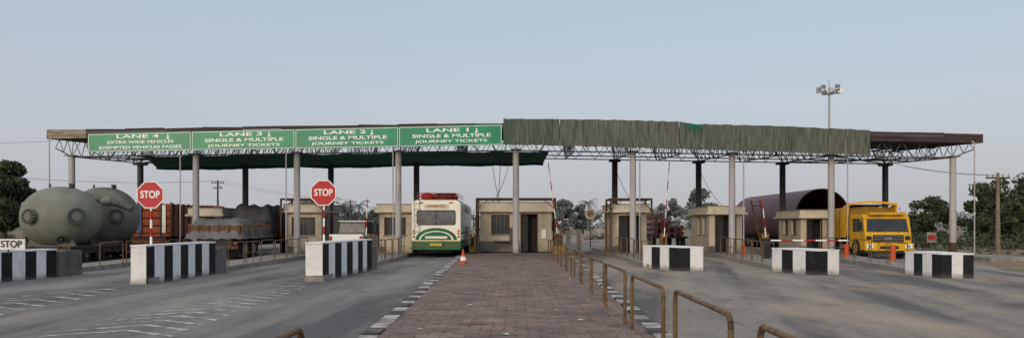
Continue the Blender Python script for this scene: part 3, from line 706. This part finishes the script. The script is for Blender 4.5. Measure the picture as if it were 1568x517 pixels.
# ---------------------------------------------------------------- yellow truck
def ytruck():
    b=B(); x0,x1,y0=16.75,19.1,38.7; cx=(x0+x1)/2
    prof=[(y0,.42),(y0-.03,1.1),(y0+.02,1.25),(y0+.2,2.02),(y0+.36,2.14),(y0+1.75,2.18),(y0+1.8,.6),(y0+1.5,.42)]
    b.prism(prof,x0+.06,x1-.06,'x','yellow')
    ws=lambda z:y0+.02+(z-1.25)/.77*.18-.008
    b.poly([(x0+.16,ws(1.3),1.3),(x1-.16,ws(1.3),1.3),(x1-.22,ws(1.93),1.93),(x0+.22,ws(1.93),1.93)],'glass')
    b.box(x0+.3,x1-.3,y0-.03,y0+.3,2.13,2.24,'yellow')
    b.poly([(a,y0-.035,c) for a,c in rrect(cx-.75,cx+.75,.8,1.16,.06)],'steeldk')
    for z in(.86,.94,1.02,1.1): b.box(cx-.7,cx+.7,y0-.055,y0-.04,z,z+.02,'chrome')
    b.box(cx-.18,cx+.18,y0-.062,y0-.056,.93,1.03,'chrome')
    b.box(x0,x1,y0-.16,y0-.04,.4,.77,'yellow'); b.box(cx-.45,cx+.45,y0-.175,y0-.162,.48,.62,'steeldk')
    b.box(x0+.02,x1-.02,y0-.14,y0+.3,.26,.39,'steeldk')
    for s in(-1,1):
        X=cx+s*.93; b.box(X-.16,X+.16,y0-.175,y0-.162,.52,.72,'signw'); b.cyl((X,y0-.19,.62),(X,y0-.176,.62),.07,None,12,'chrome')
        b.box(X-.12,X+.12,y0-.05,y0-.02,.92,1.1,'steeldk')
        M_=x0-.12 if s<0 else x1+.12
        b.box(M_-.09,M_+.09,y0+.05,y0+.12,1.4,1.8,'steeldk'); b.cyl((M_,y0+.08,1.82),(cx+s*1.1,y0+.2,1.95),.018,None,6,'steeldk'); b.cyl((M_,y0+.08,1.4),(cx+s*1.1,y0+.1,1.35),.018,None,6,'steeldk')
        xx=x0+.057 if s<0 else x1-.057
        q=[(xx,y0+.45,1.3),(xx,y0+1.4,1.3),(xx,y0+1.4,1.95),(xx,y0+.55,1.95)]; b.poly(q if s>0 else q[::-1],'glass')
        b.wheel(cx+s*.98,y0+1.0,.48,.3,'yelldirt')
        for Y in(4.5,5.9): b.wheel(cx+s*.98,y0+Y,.5,.4,'yelldirt')
    for s in(-.5,.5): b.tube([(cx+s,y0-.01,1.28),(cx+s+.45,y0+.08,1.6)],.012,5,'steeldk')
    b.box(cx-.4,cx+.4,y0+1.5,y0+8.5,.6,.95,'steeldk')
    bx0,bx1=x0-.08,x1+.05; by0,by1=y0+2.1,y0+8.2
    side=[(by0,1.0),(by1,1.0),(by1,2.4),(by0+.3,2.5),(by0-.35,2.72),(by0-.5,2.62)]
    b.prism(side,bx0,bx0+.08,'x','yellow'); b.prism(side,bx1-.08,bx1,'x','yellow')
    b.prism([(bx0+.08,1.0),(bx1-.08,1.0),(bx1-.08,2.5),(cx,2.58),(bx0+.08,2.5)],by0,by0+.08,'y','yelldirt')
    b.box(bx0+.08,bx1-.08,by0,by1,1.0,1.1,'yelldirt')
    for Y in np.arange(by0+.4,by1,.8): b.box(bx0-.05,bx0,Y,Y+.1,1.0,2.4,'yelldirt'); b.box(bx1,bx1+.05,Y,Y+.1,1.0,2.4,'yelldirt')
    b.prism([(bx0,2.62),(cx,2.76),(bx1,2.62),(bx1,2.72),(cx,2.86),(bx0,2.72)],by0-.52,by0-.3,'y','yellow')
    b.poly([(bx0+.1,by0-.3,2.66),(bx1-.1,by0-.3,2.66),(bx1-.1,by1,2.4),(bx0+.1,by1,2.4)],'tarpb')
    return b.build('yellow_tipper_truck',.025)
ytruck()

# maroon cylinder on trailer
b=B(); c=(19.0,2.2); r=1.7
n=56; ya,yb=49.8,64
ring=lambda y,rr:[(c[0]+rr*math.cos(t*2*math.pi/n),y,c[1]+rr*math.sin(t*2*math.pi/n)) for t in range(n)]
segs=list(np.linspace(ya,yb,7)); 
for a,d in zip(segs[:-1],segs[1:]):
    b.add(ring(a+.03,r)+ring(d-.03,r),[(i,(i+1)%n,n+(i+1)%n,n+i) for i in range(n)],'maroon',True)
    b.add(ring(d-.03,r+.012)+ring(d+.03,r+.012),[(i,(i+1)%n,n+(i+1)%n,n+i) for i in range(n)],'tankdk',True)
b.add(ring(ya,r)+ring(ya,r-.07),[(i,n+i,n+(i+1)%n,(i+1)%n) for i in range(n)],'rust')
b.add(ring(ya,r-.07)+ring(ya+6,r-.07),[(i,n+i,n+(i+1)%n,(i+1)%n) for i in range(n)],'maroon',True)
b.poly(ring(ya+6,r-.07),'dark'); b.poly(ring(yb,r),'maroon')
b.add(ring(ya+.0,r)+ring(ya+.03,r),[(i,(i+1)%n,n+(i+1)%n,n+i) for i in range(n)],'maroon')
b.build('steel_cylinder_load')
b=B(); b.box(17.6,20.4,49.6,64.2,.42,.52,'steeldk')
for Y in(50.8,51.9,53,60,61.1,62.2):
    for X in(17.8,18.3,19.7,20.2): b.wheel(X,Y,.38,.25)
b.build('flatbed_trailer')
b=B(); b.box(9.7,12.2,57,64,.7,.85,'steeldk')
for i in range(5):
    for j in range(2+(i<3)): b.cyl((9.95+.45*i,57,1.05+.38*j),(9.95+.45*i,64,1.05+.38*j),.19,None,12,'maroon')
for X in(9.9,12.0):
    for Y in(58,59.2,63): b.wheel(X,Y,.42,.3)
b.prism(rrect(9.75,12.15,.6,2.4,.15),64.4,66.2,'y','maroon'); b.build('pipe_lorry')

# distant bus & rubble
b=B(); b.prism(rrect(9.4,11.8,.5,3.0,.3),170,178,'y','signw'); b.box(9.6,11.6,169.9,169.98,1.5,2.5,'glass'); b.box(9.4,11.8,169.88,169.97,.7,.95,'yelp')
for X in(9.7,11.5): b.wheel(X,172,.5,.3)
b.box(9.7,11.5,169.9,169.98,2.6,2.85,'orange'); b.build('oncoming_bus')
def rocks(name,cx,cy,sx,sy,n,k,h):
    b=B()
    for i in range(n):
        x=cx+R.gauss(0,sx);y=cy+R.gauss(0,sy); s=R.uniform(.3,1.1)*h; d=math.exp(-((x-cx)/sx/1.6)**2)
        b.ell((x,y,s*.3+d*h*.7),(s*R.uniform(.6,1.1),s*R.uniform(.6,1.1),s*R.uniform(.5,.8)),R.choice(k),7,5)
    return b.build(name)
rocks('rubble_heap',12.0,95,2.2,2,60,['conc','wood','conc','conc'],.75)
rocks('rubble_heap',33,90,5,3,40,['conc','wood'],.8)
b=B(); b.cyl((4.4,47.5,.17),(4.4,47.5,2.6),.035,None,8,'steel'); b.cyl((4.4,47.43,2.3),(4.4,47.47,2.3),.33,None,24,'cream_lt'); b.cyl((4.4,47.41,2.3),(4.4,47.425,2.3),.2,None,20,'conc'); b.build('round_traffic_sign')
for x in(3.0,3.6):
    b=B(); b.box(x-.12,x+.12,45.8,46,0,1.3,'conc'); b.box(x-.16,x+.16,45.76,46.04,1.3,1.36,'conc'); b.build('concrete_post')
b=B(); b.box(1.95,2.5,41.9,42.6,.12,.55,'yelldirt'); b.box(2.0,2.45,41.95,42.55,.551,1.15,'rust'); b.box(1.97,2.48,41.92,42.58,1.151,1.2,'yelldirt'); b.build('control_cabinet')
b=B(); b.box(21.7,22.2,42.4,42.44,.7,1.25,'conc'); b.box(21.76,22.14,42.385,42.399,.85,1.1,'redp'); b.cyl((21.95,42.47,.1),(21.95,42.47,.8),.03,None,8,'steel'); b.build('notice_board')

# ---------------------------------------------------------------- poles
b=B(); x,y=35.1,90
b.cyl((x,y,0),(x,y,17),.2,.1,12,'col'); b.cyl((x,y,16.3),(x,y,16.5),.6,.6,12,'chrome'); b.cyl((x,y,17.0),(x,y,17.9),.03,None,6,'steel')
for i in range(9):
    t=i*2*math.pi/9+.3; px_,py_=x+1.15*math.cos(t),y+1.15*math.sin(t)
    b.cyl((x+.5*math.cos(t),y+.5*math.sin(t),16.4),(px_,py_,16.5+.5*(i%2)),.05,None,6,'chrome')
    zz=16.45+.35*(i%2)
    b.box(px_-.22,px_+.22,py_-.16,py_+.16,zz,zz+.4,'chrome',yaw=t); b.box(px_-.19,px_+.19,py_-.13,py_+.13,zz-.08,zz,'signw',yaw=t)
b.build('high_mast_light')
def upole(x,y,h,k='pole'):
    b=B(); b.cyl((x,y,0),(x,y,h),.15,.09,8,k)
    for z,w_ in((h-.35,.7),(h-.95,.5)):
        b.box(x-w_,x+w_,y-.05,y+.05,z,z+.09,'rust')
        for s in(-1,-.45,.45,1): b.cyl((x+s*w_*.92,y,z+.09),(x+s*w_*.92,y,z+.27),.045,.03,8,'conc')
    b.cyl((x,y-.1,h-.35),(x+w_,y-.1,h-.95),.02,None,5,'rust'); b.build('utility_pole')
upole(28.8,48,4.75); upole(-33.4,90,6.7,'coldk'); upole(-60,80,7.5); upole(47,75,6); upole(-20.6,100,4.8,'coldk')
b=B()
def wire(p,q,sag,r=.012):
    p=Vector(p);q=Vector(q);pts=[]
    for i in range(17):
        t=i/16; v=p.lerp(q,t); v.z-=sag*4*t*(1-t); pts.append(v)
    b.tube(pts,r,4,'steeldk')
for dx in(-.6,.6): wire((-60+dx,80,7.4),(-33.4+dx,90,6.6),.7,.012); wire((-33.4+dx,90,6.6),(-20.6+dx,100,4.8),.4,.012)
for dx in(-.6,-.25,.6): wire((28.8+dx,48,4.6),(47+dx,75,5.9),.5,.009); wire((28.8+dx,48,4.6),(23,48.6,5.3),.15,.009)
for dx in(-.6,.6): wire((47+dx,75,5.9),(95,90,8),.8,.01)
wire((-1.3,41.2,5.3),(-.9,44.2,2.9),.2,.018); wire((-.2,41.2,5.3),(-1.3,44.2,2.9),.4,.015); wire((-.9,48,5.5),(-1.0,44.6,2.9),.1,.02)
wire((10.9,48.4,5.3),(11.4,44,2.6),.3); wire((5.9,48.4,5.3),(6.4,44,2.8),.2,.015)
wire((-70,70,11.5),(-23.6,41,5.9),1.0,.009)
b.build('overhead_wires')

# ---------------------------------------------------------------- vegetation
def leaves(b,centers,rad,n,size,kd,kl,flat=.75):
    C=np.array(centers); m=len(C); idx=NP.randint(0,m,n)
    d=NP.normal(size=(n,3)); d/=np.linalg.norm(d,axis=1)[:,None]; rr=NP.rand(n)**.45
    rd=np.array(rad)[idx] if hasattr(rad,'__len__') else np.full(n,rad)
    P=C[idx]+d*(rr*rd)[:,None]*np.array([1,1,flat])
    a=NP.normal(size=(n,3)); a/=np.linalg.norm(a,axis=1)[:,None]; t=NP.normal(size=(n,3)); e=np.cross(a,t); e/=np.linalg.norm(e,axis=1)[:,None]
    s=size*(.5+NP.rand(n))[:,None]; 
    V=np.stack([P-a*s,P+e*s*.5,P+a*s,P-e*s*.5],1).reshape(-1,3)
    o=len(b.v); b.v.extend(map(tuple,V)); kdi,kli=b.mi(kd),b.mi(kl)
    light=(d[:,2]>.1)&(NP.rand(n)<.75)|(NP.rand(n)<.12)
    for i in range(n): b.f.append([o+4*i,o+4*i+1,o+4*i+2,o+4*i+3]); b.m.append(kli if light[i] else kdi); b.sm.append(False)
def tree(x,y,h,cr,n,size,kd='leafd',kl='leafl',name='broadleaf_tree',low=.35,nc=26):
    b=B(); tr=h*.03
    pts=[Vector((x,y,0)),Vector((x+R.uniform(-.1,.1)*cr,y,h*.25)),Vector((x+R.uniform(-.15,.15)*cr,y,h*.45)),Vector((x+R.uniform(-.2,.2)*cr,y,h*.75))]
    for i,(a,c) in enumerate(zip(pts[:-1],pts[1:])): b.cyl(a,c,tr*(1.2-.3*i),tr*(.9-.3*i),8,'bark',False)
    C=[];Rd=[]
    for i in range(nc):
        t=R.uniform(0,2*math.pi); rr=cr*math.sqrt(R.random())*.85; z=h*(low+(1-low)*R.random())
        k=1-abs((z/h-low)/(1-low)-.45)*1.1; p=Vector((x+rr*k*math.cos(t),y+rr*k*math.sin(t),min(z,h*.93))); C.append(p); Rd.append(cr*R.uniform(.2,.36))
        if i%2==0:
            s=pts[1].lerp(pts[3],R.random()); b.cyl(s,p,tr*.35,tr*.1,5,'bark',False)
    leaves(b,C,Rd,n,size,kd,kl); return b.build(name)
def palm(x,y,h,kd='hazd',kl='hazl',fr=14,L=2.0):
    b=B(); pts=[Vector((x,y,0)),Vector((x+.15,y,h*.5)),Vector((x+.1,y,h))]
    for i in range(2): b.cyl(pts[i],pts[i+1],.17-.04*i,.14-.04*i,7,kd,False)
    for f in range(fr):
        t=f*2.4; el=R.uniform(-.2,1.0); p=pts[2].copy(); d=Vector((math.cos(t)*math.cos(el),math.sin(t)*math.cos(el),math.sin(el)))
        sd_=Vector((-math.sin(t),math.cos(t),0)); seg=7
        for k in range(seg):
            q=p+d*(L/seg); d=(d+Vector((0,0,-.26))).normalized()
            w_=.38*math.sin((k+1)/(seg+1)*math.pi)**.6*L/2.2
            for s in(-1,1): 
                for u in(0,.5):
                    a=p.lerp(q,u); c=p.lerp(q,u+.35); tip=a+sd_*s*w_+d*.12+Vector((0,0,-.16))
                    b.add([a,c,tip],[(0,1,2)],kd if (k+f)%2 else kl)
            b.cyl(p,q,.02,None,4,kd,False); p=q
    b.build('palm_tree')
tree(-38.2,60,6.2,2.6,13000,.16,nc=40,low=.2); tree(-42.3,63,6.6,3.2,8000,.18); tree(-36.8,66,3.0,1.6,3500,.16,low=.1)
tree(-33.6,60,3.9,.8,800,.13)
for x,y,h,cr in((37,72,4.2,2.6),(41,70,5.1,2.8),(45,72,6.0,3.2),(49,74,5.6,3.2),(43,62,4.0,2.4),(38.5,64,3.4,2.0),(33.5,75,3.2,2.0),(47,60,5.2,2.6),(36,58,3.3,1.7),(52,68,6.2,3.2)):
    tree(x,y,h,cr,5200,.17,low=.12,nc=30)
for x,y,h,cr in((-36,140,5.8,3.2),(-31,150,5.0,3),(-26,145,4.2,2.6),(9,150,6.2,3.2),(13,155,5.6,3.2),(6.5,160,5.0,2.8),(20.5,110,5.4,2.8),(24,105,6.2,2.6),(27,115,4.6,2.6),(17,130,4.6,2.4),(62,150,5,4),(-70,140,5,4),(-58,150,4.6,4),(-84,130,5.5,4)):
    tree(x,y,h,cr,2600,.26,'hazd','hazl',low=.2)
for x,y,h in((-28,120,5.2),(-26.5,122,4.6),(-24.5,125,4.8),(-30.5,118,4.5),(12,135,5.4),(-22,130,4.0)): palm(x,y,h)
b=B(); C=[];Rd=[]
for i in range(420):
    x=R.uniform(-330,330); y=R.uniform(230,320); hh=2.6+2.2*abs(math.sin(x*.031))*abs(math.sin(x*.013+1))+R.uniform(0,1.6)
    for z in(1.2,hh): C.append((x+R.uniform(-2,2),y,z)); Rd.append(R.uniform(1.8,3.6))
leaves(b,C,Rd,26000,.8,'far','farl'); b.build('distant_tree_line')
b=B(); C=[];Rd=[]
for i in range(190):
    s=R.random()
    if s<.5: x=R.uniform(25,52);y=R.uniform(54,66)
    elif s<.75: x=R.uniform(-52,-27);y=R.uniform(58,70)
    else: x=R.choice([-1,1])*R.uniform(14,60);y=R.uniform(75,110)
    C.append((x,y,R.uniform(.2,.6)));Rd.append(R.uniform(.5,1.1))
leaves(b,C,Rd,19000,.13,'shrub','leafl'); b.build('roadside_shrubs')
b=B(); C=[];Rd=[]
for i in range(260):
    x=R.uniform(24.5,48) if R.random()<.7 else R.uniform(-45,-30); y=R.uniform(40,56); C.append((x,y,.05));Rd.append(R.uniform(.1,.45))
leaves(b,C,Rd,5000,.07,'shrub','leafl',.5); b.build('grass')
